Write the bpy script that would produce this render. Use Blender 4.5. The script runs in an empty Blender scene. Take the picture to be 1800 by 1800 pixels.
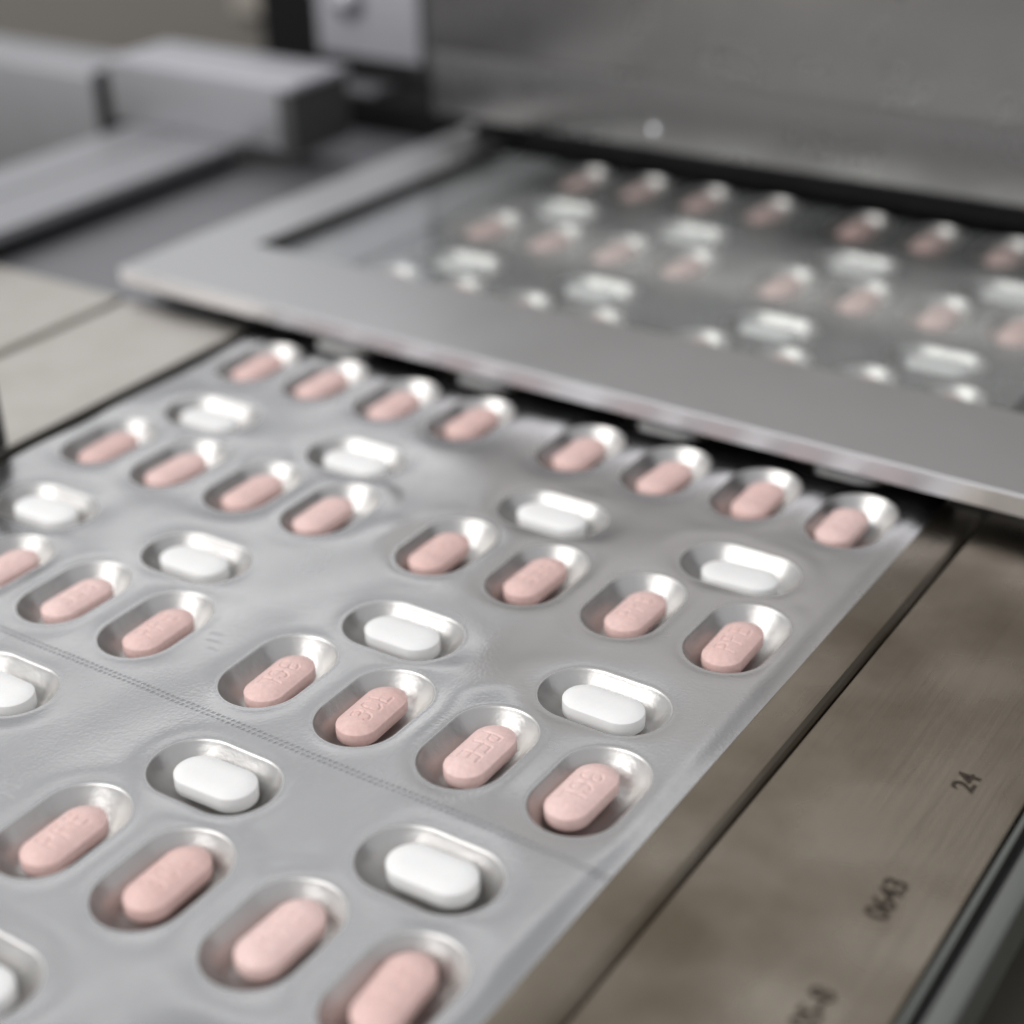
import bpy, math, random
import numpy as np
from mathutils import Vector, Matrix, noise
from mathutils.geometry import delaunay_2d_cdt

S = 0.024            # metres per pocket pitch (all u, v, w values below are in pitches)
MM = 0.001
sc = bpy.context.scene
COL = sc.collection
rnd = random.Random(7)

# ------------------------------------------------------------------ camera
cam = bpy.data.cameras.new("camera")
cam.sensor_width = 36.0
cam.lens = 2940.03 / 1800 * 36.0
cam.clip_start = 0.01
cam.clip_end = 50
cam.dof.use_dof = True
cam.dof.focus_distance = 13.3 * S
cam.dof.aperture_fstop = 6.7
cam.dof.aperture_blades = 0
camo = bpy.data.objects.new("camera", cam)
COL.objects.link(camo)
R = ((0.8347922, 0.55003876, -0.02406968),
     (0.24560119, -0.411163, -0.87785252),
     (-0.49274947, 0.72691289, -0.47832583))
camo.matrix_world = Matrix(((R[0][0], -R[1][0], -R[2][0], 12.47696 * S),
                            (R[0][1], -R[1][1], -R[2][1], -13.24253 * S),
                            (R[0][2], -R[1][2], -R[2][2], 7.70972 * S),
                            (0, 0, 0, 1)))
sc.camera = camo

# ------------------------------------------------------------------ world, lamps, exposure
w = bpy.data.worlds.new("World")
sc.world = w
w.use_nodes = True
w.node_tree.nodes["Background"].inputs[0].default_value = (0.965, 0.975, 1.0, 1)
w.node_tree.nodes["Background"].inputs[1].default_value = 0.51


def lamp(name, direction, dist, sx, sy, power, color, target=(0.08, -0.06, 0)):
    d = Vector(direction).normalized()
    li = bpy.data.lights.new(name, 'AREA')
    li.shape = 'RECTANGLE'
    li.size, li.size_y = sx, sy
    li.energy = power
    li.color = color
    o = bpy.data.objects.new(name, li)
    COL.objects.link(o)
    o.location = Vector(target) + d * dist
    o.rotation_euler = (-d).to_track_quat('-Z', 'Y').to_euler()
    return o


# two ceiling panels behind and above the camera, two tube rows added for foil reflections
lamp("area_lamp", (-0.60, -0.36, 0.72), 1.6, 1.6, 0.85, 4.0, (1.0, 0.98, 0.95))
lamp("area_lamp", (-0.32, -0.62, 0.72), 1.6, 1.7, 1.1, 13.0, (1.0, 0.98, 0.95))
lamp("area_lamp", (-0.66, 0.56, 0.50), 2.1, 1.6, 0.3, 1.25, (1.0, 0.99, 0.97))
lamp("area_lamp", (-0.42, 0.52, 0.75), 2.1, 1.6, 0.24, 0.85, (1.0, 0.99, 0.97))

sc.view_settings.view_transform = 'Standard'
sc.view_settings.look = 'None'
sc.view_settings.exposure = 0.25
sc.view_settings.gamma = 1.0
sc.cycles.max_bounces = 10
sc.cycles.glossy_bounces = 6
sc.cycles.transparent_max_bounces = 12


# ------------------------------------------------------------------ helpers
def tag(o, label=None, cat=None, group=None, kind=None):
    if label: o["label"] = label
    if cat: o["category"] = cat
    if group: o["group"] = group
    if kind: o["kind"] = kind
    return o


def empty(name, loc=(0, 0, 0)):
    o = bpy.data.objects.new(name, None)
    o.empty_display_size = 0.005
    COL.objects.link(o)
    o.location = loc
    return o


def link(name, me, parent=None, mat=None):
    o = bpy.data.objects.new(name, me)
    COL.objects.link(o)
    if parent:
        o.parent = parent
    if mat and not me.materials:
        me.materials.append(mat)
    return o


def mesh(name, verts, faces, mat=None, smooth=False):
    me = bpy.data.meshes.new(name)
    me.from_pydata([tuple(v) for v in verts], [], [tuple(f) for f in faces])
    me.update()
    if smooth:
        me.polygons.foreach_set("use_smooth", [True] * len(me.polygons))
    if mat:
        me.materials.append(mat)
    return me


import bmesh


def bev_box_bm(bm, lo, hi, bev=0.0, seg=2, rot=None):
    """box between two corners given in pitches; bevel in mm"""
    lo = Vector(lo) * S
    hi = Vector(hi) * S
    r = bmesh.ops.create_cube(bm, size=1.0)
    vs = r['verts']
    c, d = (lo + hi) / 2, hi - lo
    for v in vs:
        v.co = Vector((v.co.x * d.x, v.co.y * d.y, v.co.z * d.z)) + c
    if bev > 0:
        es = list({e for v in vs for e in v.link_edges})
        bmesh.ops.bevel(bm, geom=es, offset=bev * MM, segments=seg, profile=0.5, affect='EDGES')
    return bm


def box(name, lo, hi, mat, parent=None, bev=0.3, seg=2, rotz=0.0):
    bm = bmesh.new()
    bev_box_bm(bm, lo, hi, bev, seg)
    if rotz:
        c = (Vector(lo) + Vector(hi)) / 2 * S
        bmesh.ops.rotate(bm, cent=c, matrix=Matrix.Rotation(rotz, 3, 'Z'), verts=bm.verts)
    me = bpy.data.meshes.new(name)
    bm.to_mesh(me)
    bm.free()
    me.polygons.foreach_set("use_smooth", [True] * len(me.polygons))
    me.set_sharp_from_angle(angle=math.radians(15))
    me.materials.append(mat)
    return link(name, me, parent)


def cyl(name, loc, r, h, mat, parent=None, axis='Z', bev=0.3, n=40):
    bm = bmesh.new()
    bmesh.ops.create_cone(bm, cap_ends=True, segments=n, radius1=r, radius2=r, depth=h)
    es = [e for e in bm.edges if abs(e.verts[0].co.z - e.verts[1].co.z) < 1e-9]
    if bev:
        bmesh.ops.bevel(bm, geom=es, offset=bev * MM, segments=2, profile=0.5, affect='EDGES')
    if axis == 'Y':
        bmesh.ops.rotate(bm, cent=(0, 0, 0), matrix=Matrix.Rotation(math.pi / 2, 3, 'X'), verts=bm.verts)
    me = bpy.data.meshes.new(name)
    bm.to_mesh(me)
    bm.free()
    me.polygons.foreach_set("use_smooth", [True] * len(me.polygons))
    me.set_sharp_from_angle(angle=math.radians(15))
    me.materials.append(mat)
    o = link(name, me, parent)
    o.location = loc
    return o


# ------------------------------------------------------------------ materials
def metal(name, base, rough, rvar=0.08, bump=0.05, stretch=(1, 1, 1), scale=400, cloud=0.0, cloud_scale=60, dark=(0.5, 0.5, 0.5), met=1.0, rot=0.0):
    m = bpy.data.materials.new(name)
    m.use_nodes = True
    nt = m.node_tree
    b = nt.nodes["Principled BSDF"]
    b.inputs["Metallic"].default_value = met
    b.inputs["Base Color"].default_value = (*base, 1)
    tc = nt.nodes.new("ShaderNodeTexCoord")
    mp = nt.nodes.new("ShaderNodeMapping")
    mp.inputs["Scale"].default_value = stretch
    mp.inputs["Rotation"].default_value = (0, 0, rot)
    nt.links.new(tc.outputs["Object"], mp.inputs["Vector"])
    n1 = nt.nodes.new("ShaderNodeTexNoise")
    n1.inputs["Scale"].default_value = scale
    n1.inputs["Detail"].default_value = 5
    nt.links.new(mp.outputs[0], n1.inputs["Vector"])
    n2 = nt.nodes.new("ShaderNodeTexNoise")
    n2.inputs["Scale"].default_value = cloud_scale
    n2.inputs["Detail"].default_value = 4
    nt.links.new(tc.outputs["Object"], n2.inputs["Vector"])
    # roughness
    mr = nt.nodes.new("ShaderNodeMapRange")
    mr.inputs[1].default_value = 0.3
    mr.inputs[2].default_value = 0.7
    mr.inputs[3].default_value = rough - rvar
    mr.inputs[4].default_value = rough + rvar
    nt.links.new(n2.outputs[0], mr.inputs[0])
    nt.links.new(mr.outputs[0], b.inputs["Roughness"])
    if cloud > 0:
        mx = nt.nodes.new("ShaderNodeMix")
        mx.data_type = 'RGBA'
        mx.inputs["A"].default_value = (*base, 1)
        mx.inputs["B"].default_value = (base[0] * dark[0], base[1] * dark[1], base[2] * dark[2], 1)
        r2 = nt.nodes.new("ShaderNodeMapRange")
        r2.inputs[1].default_value = 0.42
        r2.inputs[2].default_value = 0.72
        r2.inputs[3].default_value = 0
        r2.inputs[4].default_value = cloud
        nt.links.new(n2.outputs[0], r2.inputs[0])
        nt.links.new(r2.outputs[0], mx.inputs["Factor"])
        nt.links.new(mx.outputs["Result"], b.inputs["Base Color"])
    if bump > 0:
        bp = nt.nodes.new("ShaderNodeBump")
        bp.inputs["Strength"].default_value = bump
        bp.inputs["Distance"].default_value = 0.0004
        nt.links.new(n1.outputs[0], bp.inputs["Height"])
        nt.links.new(bp.outputs[0], b.inputs["Normal"])
    return m


M_FOIL = metal("foil_aluminium", (0.48, 0.48, 0.485), 0.23, 0.05, 0.09, scale=1500, cloud_scale=45)
M_POCKET = metal("formed_foil", (0.58, 0.57, 0.56), 0.38, 0.05, 0.18, scale=700, cloud_scale=200)
M_STEEL = metal("brushed_steel", (0.57, 0.57, 0.575), 0.42, 0.03, 0.08, stretch=(0.05, 1, 1), scale=1200)
M_EDGE = metal("polished_steel_edge", (0.66, 0.655, 0.68), 0.46, 0.06, 0.1, stretch=(1, 0.2, 1), scale=300, cloud_scale=70)
M_WARM = metal("stained_dim_steel", (0.27, 0.238, 0.196), 0.28, 0.10, 0.28, stretch=(1, 0.05, 1), scale=700, cloud=0.8, cloud_scale=27, dark=(0.52, 0.47, 0.40))  # stained; the dim surroundings it mirrors are also painted into the base
M_BEIGE = metal("worn_lit_steel", (0.60, 0.572, 0.53), 0.42, 0.06, 0.08, stretch=(1, 0.1, 1), scale=500, cloud=0.3, cloud_scale=50, dark=(0.7, 0.68, 0.64))  # same steel as the guide plates, bright surroundings painted into the base
M_HOUS = metal("housing_steel", (0.215, 0.21, 0.207), 0.30, 0.05, 0.3, stretch=(1, 1, 0.03), scale=260)
M_GREY = metal("anodised_grey", (0.24, 0.24, 0.255), 0.45, 0.04, 0.05, met=0.6)
M_LIGHT = metal("satin_aluminium", (0.38, 0.38, 0.40), 0.42, 0.04, 0.05, met=0.6)
M_PALE = metal("pale_aluminium", (0.44, 0.44, 0.475), 0.4, 0.04, 0.04, met=0.3)
M_RAIL = metal("rail_steel", (0.25, 0.26, 0.245), 0.5, 0.05, 0.05, stretch=(1, 0.1, 1), scale=500)
M_DARK = metal("matte_black", (0.010, 0.010, 0.011), 0.6, 0.05, 0.03, met=0.0)
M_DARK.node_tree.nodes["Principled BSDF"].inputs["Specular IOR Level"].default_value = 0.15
M_SLIT = metal("slit_dark", (0.22, 0.22, 0.225), 0.5, 0.05, 0.0, met=0.3)
M_DKGREY = metal("dark_grey", (0.06, 0.06, 0.06), 0.5, 0.05, 0.03, met=0.0)
M_OLIVE = metal("machine_bed_paint", (0.095, 0.088, 0.068), 0.55, 0.05, 0.05, met=0.0, cloud=0.5, cloud_scale=20)
M_CABINET = metal("cabinet_paint", (0.19, 0.178, 0.162), 0.5, 0.04, 0.02, met=0.0)
M_TAN = metal("tan_plastic", (0.34, 0.31, 0.275), 0.5, 0.04, 0.02, met=0.0)
M_RED = metal("red_plastic", (0.16, 0.03, 0.025), 0.5, 0.04, 0.02, met=0.0)
M_ETCH = metal("etched_mark", (0.04, 0.028, 0.02), 0.7, 0.05, 0.0, met=0.2)
M_CHROME = metal("chrome", (0.9, 0.9, 0.92), 0.08, 0.02, 0.0)


def tablet_mat(name, base, mottled, sss):
    m = bpy.data.materials.new(name)
    m.use_nodes = True
    nt = m.node_tree
    b = nt.nodes["Principled BSDF"]
    b.inputs["Roughness"].default_value = 0.42
    b.inputs["Specular IOR Level"].default_value = 0.35
    b.inputs["Subsurface Weight"].default_value = sss
    b.inputs["Subsurface Radius"].default_value = (1.0, 0.55, 0.45)
    b.inputs["Subsurface Scale"].default_value = 0.0006
    tc = nt.nodes.new("ShaderNodeTexCoord")
    oi = nt.nodes.new("ShaderNodeObjectInfo")
    ad = nt.nodes.new("ShaderNodeVectorMath")
    ad.operation = 'ADD'
    nt.links.new(tc.outputs["Object"], ad.inputs[0])
    nt.links.new(oi.outputs["Random"], ad.inputs[1])
    n = nt.nodes.new("ShaderNodeTexNoise")
    n.inputs["Scale"].default_value = 1100
    n.inputs["Detail"].default_value = 4
    nt.links.new(ad.outputs[0], n.inputs["Vector"])
    mx = nt.nodes.new("ShaderNodeMix")
    mx.data_type = 'RGBA'
    mx.inputs["A"].default_value = (*[c * (1 - mottled) for c in base], 1)
    mx.inputs["B"].default_value = (*[min(0.92, c * (1 + mottled)) for c in base], 1)
    nt.links.new(n.outputs[0], mx.inputs["Factor"])
    hs_ = nt.nodes.new("ShaderNodeHueSaturation")
    rv = nt.nodes.new("ShaderNodeMapRange")
    rv.inputs[3].default_value = 0.95
    rv.inputs[4].default_value = 1.03
    nt.links.new(oi.outputs["Random"], rv.inputs[0])
    nt.links.new(rv.outputs[0], hs_.inputs["Value"])
    rs = nt.nodes.new("ShaderNodeMapRange")
    rs.inputs[3].default_value = 1.05
    rs.inputs[4].default_value = 0.90
    nt.links.new(oi.outputs["Random"], rs.inputs[0])
    nt.links.new(rs.outputs[0], hs_.inputs["Saturation"])
    nt.links.new(mx.outputs["Result"], hs_.inputs["Color"])
    nt.links.new(hs_.outputs[0], b.inputs["Base Color"])
    n2 = nt.nodes.new("ShaderNodeTexNoise")
    n2.inputs["Scale"].default_value = 2600
    n2.inputs["Detail"].default_value = 3
    nt.links.new(ad.outputs[0], n2.inputs["Vector"])
    bp = nt.nodes.new("ShaderNodeBump")
    bp.inputs["Strength"].default_value = 0.16
    bp.inputs["Distance"].default_value = 0.00012
    nt.links.new(n2.outputs[0], bp.inputs["Height"])
    nt.links.new(bp.outputs[0], b.inputs["Normal"])
    return m


M_PINK = tablet_mat("pink_film_coat", (0.81, 0.565, 0.53), 0.17, 0.25)
M_WHITE = tablet_mat("white_film_coat", (0.89, 0.89, 0.885), 0.03, 0.25)

M_GLASS = bpy.data.materials.new("window_glass")
M_GLASS.use_nodes = True
nt = M_GLASS.node_tree
nt.nodes.remove(nt.nodes["Principled BSDF"])
tr = nt.nodes.new("ShaderNodeBsdfTransparent")
tr.inputs[0].default_value = (0.965, 0.974, 0.972, 1)
gl = nt.nodes.new("ShaderNodeBsdfGlossy")
gl.inputs["Roughness"].default_value = 0.06
gl.inputs["Color"].default_value = (1, 1, 1, 1)
fr = nt.nodes.new("ShaderNodeFresnel")
ge = nt.nodes.new("ShaderNodeNewGeometry")
ior = nt.nodes.new("ShaderNodeMapRange")       # the pane is not refracting, so both faces reflect like air to glass
ior.inputs[3].default_value = 1.45
ior.inputs[4].default_value = 1 / 1.45
nt.links.new(ge.outputs["Backfacing"], ior.inputs[0])
nt.links.new(ior.outputs[0], fr.inputs[0])
mx = nt.nodes.new("ShaderNodeMixShader")
nt.links.new(fr.outputs[0], mx.inputs[0])
nt.links.new(tr.outputs[0], mx.inputs[1])
nt.links.new(gl.outputs[0], mx.inputs[2])
df = nt.nodes.new("ShaderNodeBsdfDiffuse")      # pale smeary film, painting in the pane's milky reflected haze
df.inputs[0].default_value = (0.72, 0.75, 0.74, 1)
tcg = nt.nodes.new("ShaderNodeTexCoord")
ng = nt.nodes.new("ShaderNodeTexNoise")
ng.inputs["Scale"].default_value = 22
ng.inputs["Detail"].default_value = 5
nt.links.new(tcg.outputs["Object"], ng.inputs["Vector"])
mg = nt.nodes.new("ShaderNodeMapRange")
mg.inputs[1].default_value = 0.3
mg.inputs[2].default_value = 0.75
mg.inputs[3].default_value = 0.02
mg.inputs[4].default_value = 0.085
nt.links.new(ng.outputs[0], mg.inputs[0])
mx2 = nt.nodes.new("ShaderNodeMixShader")
nt.links.new(mg.outputs[0], mx2.inputs[0])
nt.links.new(mx.outputs[0], mx2.inputs[1])
nt.links.new(df.outputs[0], mx2.inputs[2])
nt.links.new(mx2.outputs[0], nt.nodes["Material Output"].inputs[0])

# ------------------------------------------------------------------ pocket layout (pitches)
GAP = 0.38
PW, PL = 0.370 * S, 0.570 * S          # pocket half width and half length
PINK_V = {-3: 7.2, -2: 4.8, -1: 2.4, 0: 0.0, 1: -2.4, 2: -4.8, 3: -7.2}
WHITE_V = {-3: 5.83, -2: 3.43, -1: 1.03, 0: -1.37, 1: -3.77, 2: -6.15, 3: -8.53}
WHITE_U = [0.516, 2.512, 4.896, 6.892]
EDGE_L, EDGE_R = -0.55, 8.0
V_NEAR, V_FAR = -9.6, 7.95


def project(u, v, z=0.0):
    d = (u - 12.47696, v + 13.24253, z - 7.70972)
    c = [sum(R[i][j] * d[j] for j in range(3)) for i in range(3)]
    return 900 + 2940.03 * c[0] / c[2], 900 + 2940.03 * c[1] / c[2]


def in_frame(u, v, mx_=100):
    x, y = project(u, v)
    return -mx_ < x < 1800 + mx_ and -mx_ < y < 1800 + mx_


POCKETS = []                            # (kind, row, col, u, v)
for r, v in PINK_V.items():
    for c in range(8):
        u = c + (GAP if c >= 4 else 0)
        if in_frame(u, v):
            POCKETS.append(('pink', r, c, u, v))
for r, v in WHITE_V.items():
    for c in range(4):
        if in_frame(WHITE_U[c], v, 200):
            POCKETS.append(('white', r, c, WHITE_U[c], v))


def rise(v):                            # the web climbs under the window (pitches)
    t = min(1, max(0, (v - 1.35) / 0.6))
    return 0.23 * t * t * (3 - 2 * t)


def wrinkle(x, y):                      # shallow waviness of the free web, metres
    p = Vector((x / 0.040, y / 0.025, 3.1))
    a = noise.noise(p) * 0.00072
    p2 = Vector((x / 0.012 + 7, y / 0.016, 1.7))
    b = noise.noise(p2) * 0.00020
    return a + b


PU = np.array([p[3] for p in POCKETS]) * S
PV = np.array([p[4] for p in POCKETS]) * S
PIS = np.array([p[0] == 'pink' for p in POCKETS])
HC = np.array([wrinkle(PU[i], PV[i]) * 0.8 + rise(POCKETS[i][4]) * S for i in range(len(POCKETS))])


def dists(x, y):
    dx, dy = x - PU, y - PV
    lx = np.where(PIS, dy, dx)          # along the pocket
    ly = np.where(PIS, dx, dy)
    ax = np.maximum(np.abs(lx) - (PL - PW), 0)
    return np.hypot(ax, ly) - PW


def nearest(x, y):
    d = dists(x, y)
    k = int(np.argmin(d))
    return d[k], k


PUCK = 0.42 * MM
BEAD = 0.10 * MM


def height(x, y):
    D = np.maximum(dists(x, y), 0.0)
    d = float(D.min())
    wt = np.exp(-(D - d) / (1.8 * MM)) / (D + 0.05 * MM) ** 2
    hc = float((wt * HC).sum() / wt.sum())
    t = np.minimum(1, D / (6.5 * MM))
    wgt = float(np.prod(t * t * (3 - 2 * t)))
    base = wrinkle(x, y) + rise(y / S) * S
    h = hc * (1 - wgt) + base * wgt
    e = min(1.0, max(0.0, (x / S - 7.80) / 0.20))   # the trimmed edge lies on the guide plate
    e = e * e * (3 - 2 * e) if y < 1.2 * S else 0.0
    h = h * (1 - e) - (0.44 * MM + PUCK) * e
    h += BEAD * math.exp(-(d / (0.45 * MM)) ** 2)
    return h + PUCK * float(np.prod(1 - np.exp(-D / (2.3 * MM))))


def stadium(r, half, n):
    """n points round a stadium whose long axis is y"""
    pts = []
    st = half - r
    per = 2 * math.pi * r + 4 * st
    for i in range(n):
        s = per * i / n
        if s < 2 * st:
            pts.append((r, -st + s, r and (1, 0)))
            continue
        s -= 2 * st
        if s < math.pi * r:
            a = s / r
            pts.append((r * math.cos(a), st + r * math.sin(a), (math.cos(a), math.sin(a))))
            continue
        s -= math.pi * r
        if s < 2 * st:
            pts.append((-r, st - s, (-1, 0)))
            continue
        s -= 2 * st
        a = math.pi + s / r
        pts.append((r * math.cos(a), -st + r * math.sin(a), (math.cos(a), math.sin(a))))
    return pts


NRIM = 72
RIM = stadium(PW, PL, NRIM)

# ------------------------------------------------------------------ the foil web
web = empty("blister_foil", (3.7 * S, -3 * S, 0))
tag(web, "wide silver foil web pressed with oblong pockets running under the glass", "foil sheet")


def build_foil():
    pts, edges = [], []
    for i, (kind, r, c, u, v) in enumerate(POCKETS):
        s0 = len(pts)
        for (x, y, n) in RIM:
            px, py = (x, y) if kind == 'pink' else (y, -x)
            pts.append((u * S + px, v * S + py))
        edges += [(s0 + j, s0 + (j + 1) % NRIM) for j in range(NRIM)]
        for off in (0.2, 0.42, 0.75, 1.2, 1.8, 2.6, 3.6):
            for q in range(NRIM):
                x, y, n = RIM[q]
                x, y = x + n[0] * off * MM, y + n[1] * off * MM
                px, py = (x, y) if kind == 'pink' else (y, -x)
                X, Y = u * S + px, v * S + py
                d, k = nearest(X, Y)
                if k == i and d > (off - 0.05) * MM and EDGE_L * S < X < EDGE_R * S:
                    pts.append((X, Y))
    x0, x1, y0, y1 = EDGE_L * S, EDGE_R * S, V_NEAR * S, V_FAR * S
    nb = len(pts)
    bnd = []
    n = 160
    for i in range(n): bnd.append((x0 + (x1 - x0) * i / n, y0))
    for i in range(300): bnd.append((x1, y0 + (y1 - y0) * i / 300))
    for i in range(n): bnd.append((x1 - (x1 - x0) * i / n, y1))
    for i in range(300): bnd.append((x0, y1 - (y1 - y0) * i / 300))
    pts += bnd
    edges += [(nb + j, nb + (j + 1) % len(bnd)) for j in range(len(bnd))]
    step = 1.1 * MM
    y = y0 + step
    row = 0
    while y < y1 - step * 0.6:
        st = step if y < 1.0 * S else step * 2
        x = x0 + step * (0.6 + 0.5 * (row % 2))
        while x < x1 - step * 0.6:
            d, k = nearest(x, y)
            if d > 4.0 * MM:
                pts.append((x + rnd.uniform(-.1, .1) * MM, y + rnd.uniform(-.1, .1) * MM))
            x += st
        y += st * 0.87
        row += 1
    vs, es, fs, _, _, _ = delaunay_2d_cdt([Vector(p) for p in pts], edges, [], 0, 1e-7)
    keep = []
    for f in fs:
        cx = sum(vs[i].x for i in f) / 3
        cy = sum(vs[i].y for i in f) / 3
        if nearest(cx, cy)[0] > 0 and x0 < cx < x1 and y0 < cy < y1:
            keep.append(f)
    V = [(p.x, p.y, height(p.x, p.y)) for p in vs]
    me = mesh("foil_sheet", V, keep, M_FOIL, True)
    return me


link("foil_sheet", build_foil(), web).matrix_parent_inverse = Matrix.Translation(-web.location)


# ------------------------------------------------------------------ formed pockets
def build_pocket():
    prof = [(0.0, BEAD / MM), (0.10, BEAD / MM - 0.01), (0.2, BEAD / MM - 0.05), (0.3, BEAD / MM - 0.13), (0.40, -0.13), (0.5, -0.28), (0.62, -0.48), (0.8, -0.75), (1.1, -1.16),
            (1.5, -1.70), (1.9, -2.24), (2.3, -2.78), (2.7, -3.30), (3.1, -3.78), (3.5, -4.22), (4.0, -4.66), (4.6, -5.02), (5.3, -5.26), (6.2, -5.40), (7.4, -5.44)]
    V, F = [], []
    for ins, z in prof:
        for (x, y, n) in RIM:
            V.append((x - n[0] * ins * MM, y - n[1] * ins * MM, z * MM))
    for k in range(len(prof) - 1):
        for j in range(NRIM):
            a, b = k * NRIM + j, k * NRIM + (j + 1) % NRIM
            F.append((a, b, b + NRIM, a + NRIM))
    F.append([(len(prof) - 1) * NRIM + j for j in range(NRIM)])
    return mesh("pocket", V, F, M_POCKET, True)


pocket_me = build_pocket()
for i, (kind, r, c, u, v) in enumerate(POCKETS):
    o = link("pocket", pocket_me, web)
    o.location = Vector((u * S, v * S, HC[i])) - web.location
    o.rotation_euler = (0, 0, (0 if kind == 'pink' else -math.pi / 2) + (math.pi if rnd.random() < 0.5 else 0))


# perforation line: two staggered rows of pressed ticks
def ridge(V, F, cx, cy, cz, ang, ln, wd, ht):
    n = 8
    b = len(V)
    ca, sa = math.cos(ang), math.sin(ang)
    for ring, (s, z) in enumerate(((1.0, 0.0), (0.6, 0.75), (0.25, 1.0))):
        for j in range(n):
            a = 2 * math.pi * j / n
            x, y = ln * s * math.cos(a), wd * s * math.sin(a)
            V.append((cx + x * ca - y * sa, cy + x * sa + y * ca, cz + ht * z))
    for ring in range(2):
        for j in range(n):
            a0, a1 = b + ring * n + j, b + ring * n + (j + 1) % n
            F.append((a0, a1, a1 + n, a0 + n))
    F.append([b + 2 * n + j for j in range(n)])


V, F, SV, SF = [], [], [], []
x = EDGE_L * S + 1.2 * MM
while x < EDGE_R * S - 1.2 * MM:
    for off in (-0.55, 0.55):
        xx = x + (0.3 if off > 0 else -0.1) * MM
        yy = -5.57 * S + off * MM
        hz = height(xx, yy)
        an = math.radians(rnd.uniform(56, 68))
        ridge(V, F, xx + 0.42 * MM, yy, hz - 0.02 * MM, an, 0.6 * MM, 0.24 * MM, rnd.uniform(0.07, 0.13) * MM)
        ridge(SV, SF, xx, yy, hz + 0.01 * MM, an, rnd.uniform(0.36, 0.56) * MM, rnd.uniform(0.11, 0.17) * MM, 0.02 * MM)  # dark lens laid on the foil for the dark inside each cut
    x += 1.3 * MM
for nm, mm_, VV, FF in (("perforation_ridge", M_FOIL, V, F), ("perforation_slit", M_SLIT, SV, SF)):
    po = link(nm, mesh(nm, VV, FF, mm_, True), web)
    po.matrix_parent_inverse = Matrix.Translation(-web.location)
    po["kind"] = "stuff"
for (uu, vv, an, ln) in ((3.60, -4.66, 8, 2.6), (3.66, -4.76, 4, 3.0), (3.72, -4.86, 2, 2.2), (3.70, -7.05, 6, 2.6), (3.76, -7.15, 3, 2.2)):
    V, F = [], []
    ridge(V, F, uu * S, vv * S, height(uu * S, vv * S) - 0.02 * MM, math.radians(an), ln * MM, 0.5 * MM, 0.07 * MM)
    po = link("embossed_mark", mesh("embossed_mark", V, F, M_FOIL, True), web)
    po.matrix_parent_inverse = Matrix.Translation(-web.location)

# ------------------------------------------------------------------ tablets
GLYPH = {
    'P': [[(0, 0), (0, 1), (.45, 1), (.62, .88), (.62, .62), (.45, .5), (0, .5)]],
    'F': [[(0, 0), (0, 1), (.62, 1)], [(0, .52), (.5, .52)]],
    'E': [[(.62, 0), (0, 0), (0, 1), (.62, 1)], [(0, .52), (.5, .52)]],
    '3': [[(0, .88), (.15, 1), (.45, 1), (.6, .86), (.58, .65), (.42, .54), (.22, .53)], [(.42, .54), (.62, .4), (.62, .15), (.45, 0), (.15, 0), (0, .14)]],
    'C': [[(.66, .82), (.5, .98), (.2, .98), (.03, .8), (0, .5), (.03, .2), (.2, .02), (.5, .02), (.66, .18)]],
    'L': [[(0, 1), (0, 0), (.6, 0)]],
}


def strokes(txt):
    h, pitch = 3.9, 3.35
    segs = []
    x0 = -pitch * len(txt) / 2 + (pitch - 0.5 * h) / 2
    for k, ch in enumerate(txt):
        for pl in GLYPH[ch]:
            q = [(x0 + k * pitch + a * h * 0.8, (b - 0.5) * h) for a, b in pl]
            segs += list(zip(q[:-1], q[1:]))
    return segs


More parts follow.
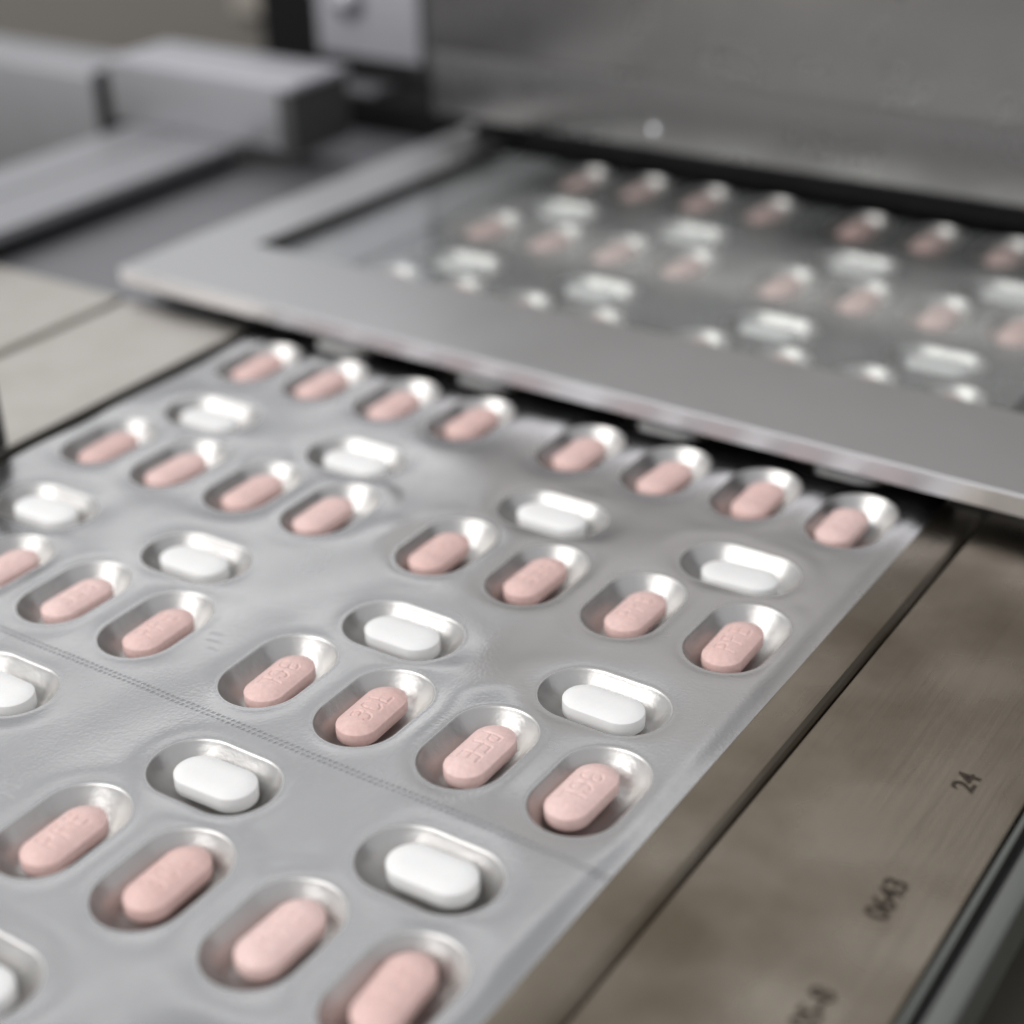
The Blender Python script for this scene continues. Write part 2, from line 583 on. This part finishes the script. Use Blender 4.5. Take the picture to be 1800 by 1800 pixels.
def build_tablet(name, half, r, belt, dome_t, dome_b, power, fillet, mat, txt=None, rings=10, nang=72):
    """long axis x, base at z = 0; mm inside, metres out"""
    st = [(y, -x, (n[1], -n[0])) for x, y, n in stadium(r, half, nang)]
    V, F = [], []
    segs = strokes(txt) if txt else []
    if segs:
        A = np.array([s[0] for s in segs])
        B = np.array([s[1] for s in segs])
        AB = B - A
        L2 = (AB ** 2).sum(1)
    zt = dome_b + belt

    def ring(ins, z):
        base = len(V)
        for (x, y, n) in st:
            V.append((x - n[0] * ins, y - n[1] * ins, z))
        return base

    rows = []
    # bottom dome, belt, top dome
    for t in (0.15, 0.45, 0.75, 0.93):
        rows.append(ring(r * (1 - t), dome_b * (1 - (1 - t ** power))))
    rows.append(ring(0, dome_b + 0.1))
    rows.append(ring(-0.04, dome_b + belt * 0.5))
    rows.append(ring(0, zt - fillet))
    rows.append(ring(fillet * 0.3, zt - fillet * 0.2))
    nt_ = rings
    for k in range(nt_):
        t = 1 - fillet / r - (1 - fillet / r) * k / (nt_ - 1) * 0.97
        z = zt + dome_t * (1 - (t / (1 - fillet / r)) ** power) + (0.02 if k == 0 else 0)
        b = ring(r * (1 - t), z)
        if segs:
            P = np.array([(v[0], v[1]) for v in V[b:]])
            d = np.full(len(P), 9.0)
            for a_, ab, l2 in zip(A, AB, L2):
                tt = np.clip(((P - a_) @ ab) / l2, 0, 1)
                d = np.minimum(d, np.hypot(*(P - a_ - tt[:, None] * ab).T))
            dep = 0.17 * np.clip(1 - (d / 0.30) ** 2, 0, 1) ** 0.8 - 0.012 * np.exp(-((d - 0.5) / 0.15) ** 2)
            for q in range(len(P)):
                x, y, zz = V[b + q]
                V[b + q] = (x, y, zz - dep[q])
        rows.append(b)
    n = len(st)
    for a, b in zip(rows[:-1], rows[1:]):
        for j in range(n):
            F.append((a + j, a + (j + 1) % n, b + (j + 1) % n, b + j))
    F.append([rows[-1] + j for j in range(n)])
    F.append([rows[0] + n - 1 - j for j in range(n)])
    V = [(x * MM, y * MM, z * MM) for x, y, z in V]
    return mesh(name, V, F, mat, True)


PINK_T = dict(half=8.8, r=4.3, belt=2.6, dome_t=1.15, dome_b=1.15, power=2.3, fillet=0.28)
WHITE_T = dict(half=8.55, r=4.55, belt=3.0, dome_t=0.72, dome_b=0.8, power=3.2, fillet=0.06)
T_PFE = build_tablet("pink_tablet_letters", mat=M_PINK, txt="PFE", rings=64, nang=300, **PINK_T)
T_3CL = build_tablet("pink_tablet_letters", mat=M_PINK, txt="3CL", rings=64, nang=300, **PINK_T)
T_PLAIN = build_tablet("pink_tablet_plain", mat=M_PINK, rings=12, nang=72, **PINK_T)
T_WHITE = build_tablet("white_tablet", mat=M_WHITE, rings=16, nang=120, **WHITE_T)

# offsets in mm and turn in degrees of each tablet in its pocket; letters; True = upside down
FIT = {('pink', 2, 5): (-.6, -.2, 2.6, '3CL', 0), ('pink', 2, 4): (1., -.9, 3., '3CL', 1), ('pink', 2, 6): (.4, .1, .6, 'PFE', 1), ('pink', 2, 7): (-1.7, .2, -1.4, '3CL', 1),
       ('pink', 1, 6): (.8, -.5, .1, 'PFE', 0), ('pink', 1, 7): (-.4, -.9, 1.1, 'PFE', 0), ('pink', 1, 4): (-1.4, -1., 1.2, '3CL', 0), ('pink', 1, 5): (-.7, .4, -1.8, 'PFE', 1),
       ('pink', 2, 2): (.6, -.2, .2, 'PFE', 1), ('pink', 2, 3): (.5, -.2, 2.2, 'PFE', 0), ('pink', 3, 4): (.4, -.1, 1.8, 'PFE', 0), ('pink', 3, 5): (-.4, 1.3, 1.1, '3CL', 0),
       ('pink', 3, 6): (.2, 1.2, -1.6, 'PFE', 0), ('pink', 3, 7): (-.8, .9, 5., '3CL', 1), ('pink', 1, 0): (.7, -1.1, 1.9, 'PFE', 0), ('pink', 1, 1): (-.2, -1., -2., '3CL', 0),
       ('pink', 1, 2): (-.1, -.1, .4, 'PFE', 1), ('pink', 1, 3): (-1.4, -1.2, 2.1, '3CL', 1), ('pink', 0, 0): (.2, -.6, 3.3, 'PFE', 0), ('pink', 0, 1): (-.9, -.6, .5, '3CL', 0),
       ('pink', 0, 2): (.2, -1.4, 2.2, 'PFE', 1), ('pink', 0, 3): (-.2, .7, 0., '3CL', 1), ('pink', 0, 4): (-.2, -.3, .5, 'PFE', 0), ('pink', 0, 5): (.5, -1.2, -3.3, '3CL', 1),
       ('pink', 0, 6): (.6, .1, 1.8, 'PFE', 1), ('pink', 0, 7): (-1.7, -1.3, 1.3, '3CL', 0),
       ('white', 0, 0): (-.1, -1., 1.3), ('white', 0, 1): (-.2, -.4, 3.1), ('white', 1, 0): (-.5, .1, .4), ('white', 1, 1): (-.8, 0., 1.3), ('white', 0, 2): (-.5, .4, 1.2),
       ('white', 0, 3): (.5, -1., 4.3), ('white', 1, 2): (-.5, .3, .1), ('white', 1, 3): (-.2, .1, -.6), ('white', 2, 2): (-.4, .7, 2.1), ('white', 2, 3): (-.2, 1.2, 1.1)}
ORD = ["first", "second", "third", "fourth", "fifth", "sixth", "seventh", "eighth"]
PROW = {-3: "farthest row under the glass", -2: "middle row under the glass", -1: "row peeking over the frame bar", 0: "row nearest the metal frame",
        1: "second row before the frame", 2: "row just beyond the perforation", 3: "row before the perforation"}
WROW = {-3: "farther row under the glass", -2: "nearer row under the glass", -1: "row shaded below the frame bar", 0: "row nearest the metal frame",
        1: "second row before the frame", 2: "row just before the perforation", 3: "row of the front corner"}
for i, (kind, r, c, u, v) in enumerate(POCKETS):
    ncol = 8 if kind == 'pink' else 4
    fit = FIT.get((kind, r, c))
    if fit is None:
        fit = (rnd.uniform(-1, 1), rnd.uniform(-1, 1), rnd.uniform(-3, 3), rnd.choice(('PFE', '3CL')), rnd.random() < .5)
    if kind == 'pink':
        me = T_PLAIN if r < 0 else (T_PFE if fit[3] == 'PFE' else T_3CL)
        zb = -0.9 - 2.6 - 1.15
    else:
        me = T_WHITE
        zb = -0.85 - 3.0 - 0.8
    o = link(kind + "_tablet", me)
    o.location = (u * S + fit[0] * MM, v * S + fit[1] * MM, HC[i] + zb * MM)
    rz = math.radians(fit[2])
    if kind == 'pink':
        rz += math.pi / 2 + (math.pi if fit[4] else 0)
    o.rotation_euler = (math.radians(rnd.uniform(-1.2, 1.2)), math.radians(rnd.uniform(-1.0, 1.0)), rz)
    if r <= -2:
        place = ORD[c] + " from the beige plate side"
    else:
        place = ORD[ncol - 1 - c] + " from the brown plates"
    lab = ("pink oblong tablet, " if kind == 'pink' else "white oblong tablet, ") + place + ", " + (PROW if kind == 'pink' else WROW)[r]
    tag(o, lab, "tablet", kind + " tablets in the foil pockets")

# ------------------------------------------------------------------ machine bed
bed = box("machine_bed", (-40, -14, -2.2), (30, 40, -1.6), M_OLIVE, None, 0)
tag(bed, kind="structure")

# ------------------------------------------------------------------ left plates and tray
gp = empty("side_plate", (-3 * S, -2 * S, 0))
tag(gp, "flat beige steel plate with one groove left of the foil", "plate")


def child(name, lo, hi, mat, parent, bev=0.3, seg=2, rotz=0.0):
    o = box(name, lo, hi, mat, parent, bev, seg, rotz)
    o.matrix_parent_inverse = Matrix.Translation(-parent.location)
    return o


child("wide_strip", (-9.5, -7, -0.4), (-2.95, 0.74, 0.0), M_BEIGE, gp, 0.6)
child("narrow_strip", (-2.77, -7, -0.4), (-0.83, 0.74, 0.0), M_BEIGE, gp, 0.6)
child("groove_floor", (-2.96, -7, -0.4), (-2.76, 0.72, -0.07), M_BEIGE, gp, 0)
lp = box("lower_plate", (-6.6, 0.78, -0.5), (-1.5, 8.6, -0.10), M_GREY, None, 0.5)
tag(lp, "dark grey plate between the black gap and the window frame", "plate")
wp = box("under_glass_plate", (-1.55, 2.25, 0.05), (-0.62, 7.6, 0.28), M_LIGHT, None, 0.4)
tag(wp, "pale bluish strip under the glass beside the foil", "strip")
tr_ = empty("upper_tray", (-6.5 * S, 2 * S, 0))
tag(tr_, "light grey ledge with a scored line behind the beige plate", "ledge")
child("top_plate", (-7.9, -3.0, 0.12), (-5.6, 5.98, 0.30), M_LIGHT, tr_, 0.6)
child("tray_gap_shade", (-7.7, -3.0, -0.5), (-5.66, 5.9, 0.118), M_DARK, tr_, 0)  # black body painting in the shadow gap under the tray
child("scored_line", (-6.86, -3.0, 0.28), (-6.80, 5.9, 0.304), M_DKGREY, tr_, 0)
rb = empty("clamp_block", (-6.5 * S, 6.7 * S, 0.8 * S))
tag(rb, "pale metal block with a bright top and shaded end behind the ledge", "block")
child("block_body", (-8.35, 6.0, 0.28), (-4.72, 7.45, 1.20), M_LIGHT, rb, 0.8, 3)
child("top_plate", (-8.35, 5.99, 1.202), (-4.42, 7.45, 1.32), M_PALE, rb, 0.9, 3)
child("shaded_end", (-4.718, 6.02, 0.20), (-4.46, 7.43, 1.20), M_DKGREY, rb, 0.5, 3)  # end of the block, its shade put into the dark colour
lb = empty("long_block", (-11 * S, 7 * S, 0))
tag(lb, "long pale metal block cut by the picture edge beside the ledge", "block")
child("block_body", (-15.0, 6.3, -1.6), (-8.78, 7.7, 0.88), M_LIGHT, lb, 1.0, 3)
child("joint_shade", (-8.775, 6.06, -1.6), (-8.37, 7.3, 1.02), M_DARK, lb, 0)  # black strip set in the gap to paint the shade between the blocks
pst = cyl("guide_post", (-0.93 * S, -3.14 * S, 0.66 * S), 0.13 * S, 1.3 * S, M_DKGREY, None, 'Z', 0.8)
tag(pst, "dark round post cut by the picture edge on the beige plate", "post")

# ------------------------------------------------------------------ inspection window
ROTF = math.radians(-0.9)
win = empty("inspection_window", (3 * S, 2 * S, 0.45 * S))
tag(win, "brushed steel window frame with a thick glass pane over the foil", "window frame")
FB, FT = 0.20, 0.42


def bar(name, pts, z0, z1, mat, bev):
    bm = bmesh.new()
    lo = [bm.verts.new((x * S, y * S, z0 * S)) for x, y in pts]
    hi = [bm.verts.new((x * S, y * S, z1 * S)) for x, y in pts]
    n = len(pts)
    bm.faces.new(lo[::-1])
    bm.faces.new(hi)
    for j in range(n):
        bm.faces.new((lo[j], lo[(j + 1) % n], hi[(j + 1) % n], hi[j]))
    bmesh.ops.bevel(bm, geom=bm.edges[:], offset=bev * MM, segments=2, profile=0.5, affect='EDGES')
    me = bpy.data.meshes.new(name)
    bm.to_mesh(me)
    bm.free()
    me.polygons.foreach_set("use_smooth", [True] * len(me.polygons))
    me.set_sharp_from_angle(angle=math.radians(15))
    me.materials.append(mat)
    o = link(name, me, win)
    o.matrix_parent_inverse = Matrix.Translation(-win.location)
    return o


fv = lambda u: 0.69 - (u + 2.6) * 0.0185
bar("front_bar", [(-2.88, fv(-2.88) + .022), (10.6, fv(10.6) + .022), (10.6, 2.21), (-1.94, 2.21), (-2.88, 2.21)], FB, FT, M_STEEL, 0.35)
bar("edge_strip", [(-2.88, fv(-2.88)), (10.6, fv(10.6)), (10.6, fv(10.6) + .021), (-2.88, fv(-2.88) + .021)], FB + 0.003, FT - 0.012, M_EDGE, 0.12)
bar("side_bar", [(-2.88, 2.212), (-1.94, 2.212), (-1.62, 8.6), (-2.70, 8.6)], FB, FT - 0.004, M_STEEL, 0.35)
bar("side_bar", [(9.6, 2.212), (10.6, 2.212), (10.6, 8.6), (9.6, 8.6)], FB, FT - 0.004, M_STEEL, 0.35)
bar("glass_pane", [(-1.96, 2.05), (9.75, 2.05), (9.75, 7.28), (-1.96, 7.28)], 0.297, 0.37, M_GLASS, 0.0001)
bar("gasket", [(-1.935, 2.215), (-1.66, 2.215), (-1.42, 7.2), (-1.69, 7.2)], 0.3705, 0.408, M_DARK, 0.1)
bar("under_bar_shade", [(-2.3, fv(-2.3) + .16), (10.2, fv(10.2) + .16), (10.2, 1.20), (-2.3, 1.20)], 0.12, 0.198, M_DARK, 0.1)  # black strip added for the deep shade under the front bar
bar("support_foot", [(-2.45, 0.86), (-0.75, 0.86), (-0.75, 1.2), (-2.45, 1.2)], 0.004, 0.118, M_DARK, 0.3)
scr = cyl("foot_screw", Vector((-2.3 * S, 0.845 * S, 0.06 * S)), 0.045 * S, 0.03 * S, M_GREY, win, 'Y')
scr.matrix_parent_inverse = Matrix.Translation(-win.location)

# ------------------------------------------------------------------ housing behind the window
hs = empty("machine_housing", (4 * S, 8.5 * S, 0.6 * S))
tag(hs, "large brushed steel machine housing standing over the far window edge", "machine housing")
child("front_panel", (-2.72, 7.3, 0.82), (22, 7.6, 10.5), M_HOUS, hs, 0.8, 3)
child("lower_rail", (-2.66, 7.24, 0.84), (22, 7.298, 1.80), M_HOUS, hs, 0.5, 3)
child("side_panel", (-2.70, 7.602, 0.82), (-2.5, 16, 10.5), M_HOUS, hs, 0.5)
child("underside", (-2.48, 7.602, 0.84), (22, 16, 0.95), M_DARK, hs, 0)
child("housing_gap_shade", (-1.3, 7.62, 0.43), (22, 7.99, 0.838), M_DARK, hs, 0.5)  # black box standing in for the dark gap below the housing
child("interior_shade", (-2.45, 8.0, -0.6), (22, 8.2, 0.80), M_DARK, hs, 0)  # black sheet painting in the open, unlit interior
def ball(name, loc, r, mat, parent):
    bm = bmesh.new()
    bmesh.ops.create_uvsphere(bm, u_segments=24, v_segments=14, radius=r)
    me = bpy.data.meshes.new(name)
    bm.to_mesh(me); bm.free()
    me.polygons.foreach_set("use_smooth", [True] * len(me.polygons))
    me.materials.append(mat)
    o = link(name, me, parent)
    o.location = loc
    o.matrix_parent_inverse = Matrix.Translation(-parent.location)
    return o
ball("screw_head", Vector((1.21, 7.235, 1.10)) * S, 0.085 * S, M_CHROME, hs)

bk = empty("bearing_block", (-5.7 * S, 9.8 * S, 1.2 * S))
tag(bk, "bluish grey block with a round bolt beside the housing", "block")
child("block_body", (-6.75, 9.5, 0.86), (-4.55, 11.0, 6), M_PALE, bk, 0.8)
bo = cyl("bolt", Vector((-6.02, 9.42, 1.80)) * S, 0.20 * S, 0.2 * S, M_CHROME, bk, 'Y', 0.8)
bo.matrix_parent_inverse = Matrix.Translation(-bk.location)
bo = cyl("bolt_washer", Vector((-6.02, 9.485, 1.80)) * S, 0.34 * S, 0.03 * S, M_GREY, bk, 'Y', 0.2)
bo.matrix_parent_inverse = Matrix.Translation(-bk.location)
dkb = empty("drive_unit", (-5.3 * S, 9.5 * S, 0))
tag(dkb, "drive unit blackened for the shadow below the bluish block", "drive unit")
child("unit_body", (-6.9, 8.8, -1.6), (-3.5, 12, 0.40), M_DARK, dkb, 0.8)  # body coloured black to paint in the dark cavity
child("cap_plate", (-6.1, 8.9, 0.401), (-5.1, 9.5, 0.50), M_GREY, dkb, 0.6)
child("red_cap", (-6.55, 8.62, -0.5), (-6.05, 8.798, -0.25), M_RED, dkb, 0.6)
cb = empty("machine_cabinet", (-14 * S, 13 * S, 0))
tag(cb, "grey brown machine cabinet wall far behind the pale blocks", "cabinet")
child("cabinet_wall", (-34, 13.0, -1.6), (-10.9, 14, 2.2), M_CABINET, cb, 1)
child("tan_panel", (-11.7, 12.7, 0.42), (-10.5, 12.998, 2.1), M_TAN, cb, 1)
child("dark_column", (-10.48, 12.2, -1.6), (-8.2, 14, 4), M_DARK, cb, 1)

# ------------------------------------------------------------------ right guide plates
rp = empty("guide_plate", (9 * S, -3 * S, 0))
tag(rp, "brown stained steel guide plates with etched numbers right of the foil", "guide plate")
child("inner_strip", (7.757, -9.6, -0.30), (8.425, 0.86, -0.02), M_WARM, rp, 3.0, 5)
child("outer_plate", (8.436, -9.6, -0.30), (10.13, 0.86, -0.03), M_WARM, rp, 0.3)
sp = box("spacer_bar", (8.08, 0.88, -0.02), (10.1, 1.3, 0.115), M_STEEL, None, 0.4)
tag(sp, "short steel spacer under the frame at the end of the guide plates", "spacer")


def etched(txt, u, v):
    cu = bpy.data.curves.new("etched_number", 'FONT')
    cu.body = txt
    cu.size = 5.6 * MM
    cu.align_x = 'CENTER'
    cu.align_y = 'CENTER'
    cu.extrude = 0.00002
    cu.offset = 0.00012
    cu.space_character = 0.95
    tmp = bpy.data.objects.new("etched_number", cu)
    COL.objects.link(tmp)
    dg = bpy.context.evaluated_depsgraph_get()
    me = bpy.data.meshes.new_from_object(tmp.evaluated_get(dg))
    bpy.data.objects.remove(tmp)
    me.materials.clear()
    me.materials.append(M_ETCH)
    o = link("etched_number", me, rp)
    o.location = Vector((u * S, v * S, -0.03 * S + 0.00006)) - rp.location
    o.rotation_euler = (0, 0, math.pi / 2)
    o["label"] = "etched number " + txt


etched("24", 9.69, -3.24)
etched("0643", 9.68, -4.73)
etched("05-8", 9.68, -5.92)

gr = empty("side_rail", (10.3 * S, -4 * S, 0))
tag(gr, "narrow green grey rail beyond a dark channel right of the plates", "rail")
child("channel_wall", (10.15, -9.6, -0.5), (10.20, 3, -0.05), M_RAIL, gr, 0.2)
child("channel_floor", (10.202, -9.6, -0.5), (10.29, 3, -0.22), M_DKGREY, gr, 0)
child("rail_bar", (10.292, -9.6, -0.5), (10.46, 3, 0.0), M_RAIL, gr, 0.5, 3)
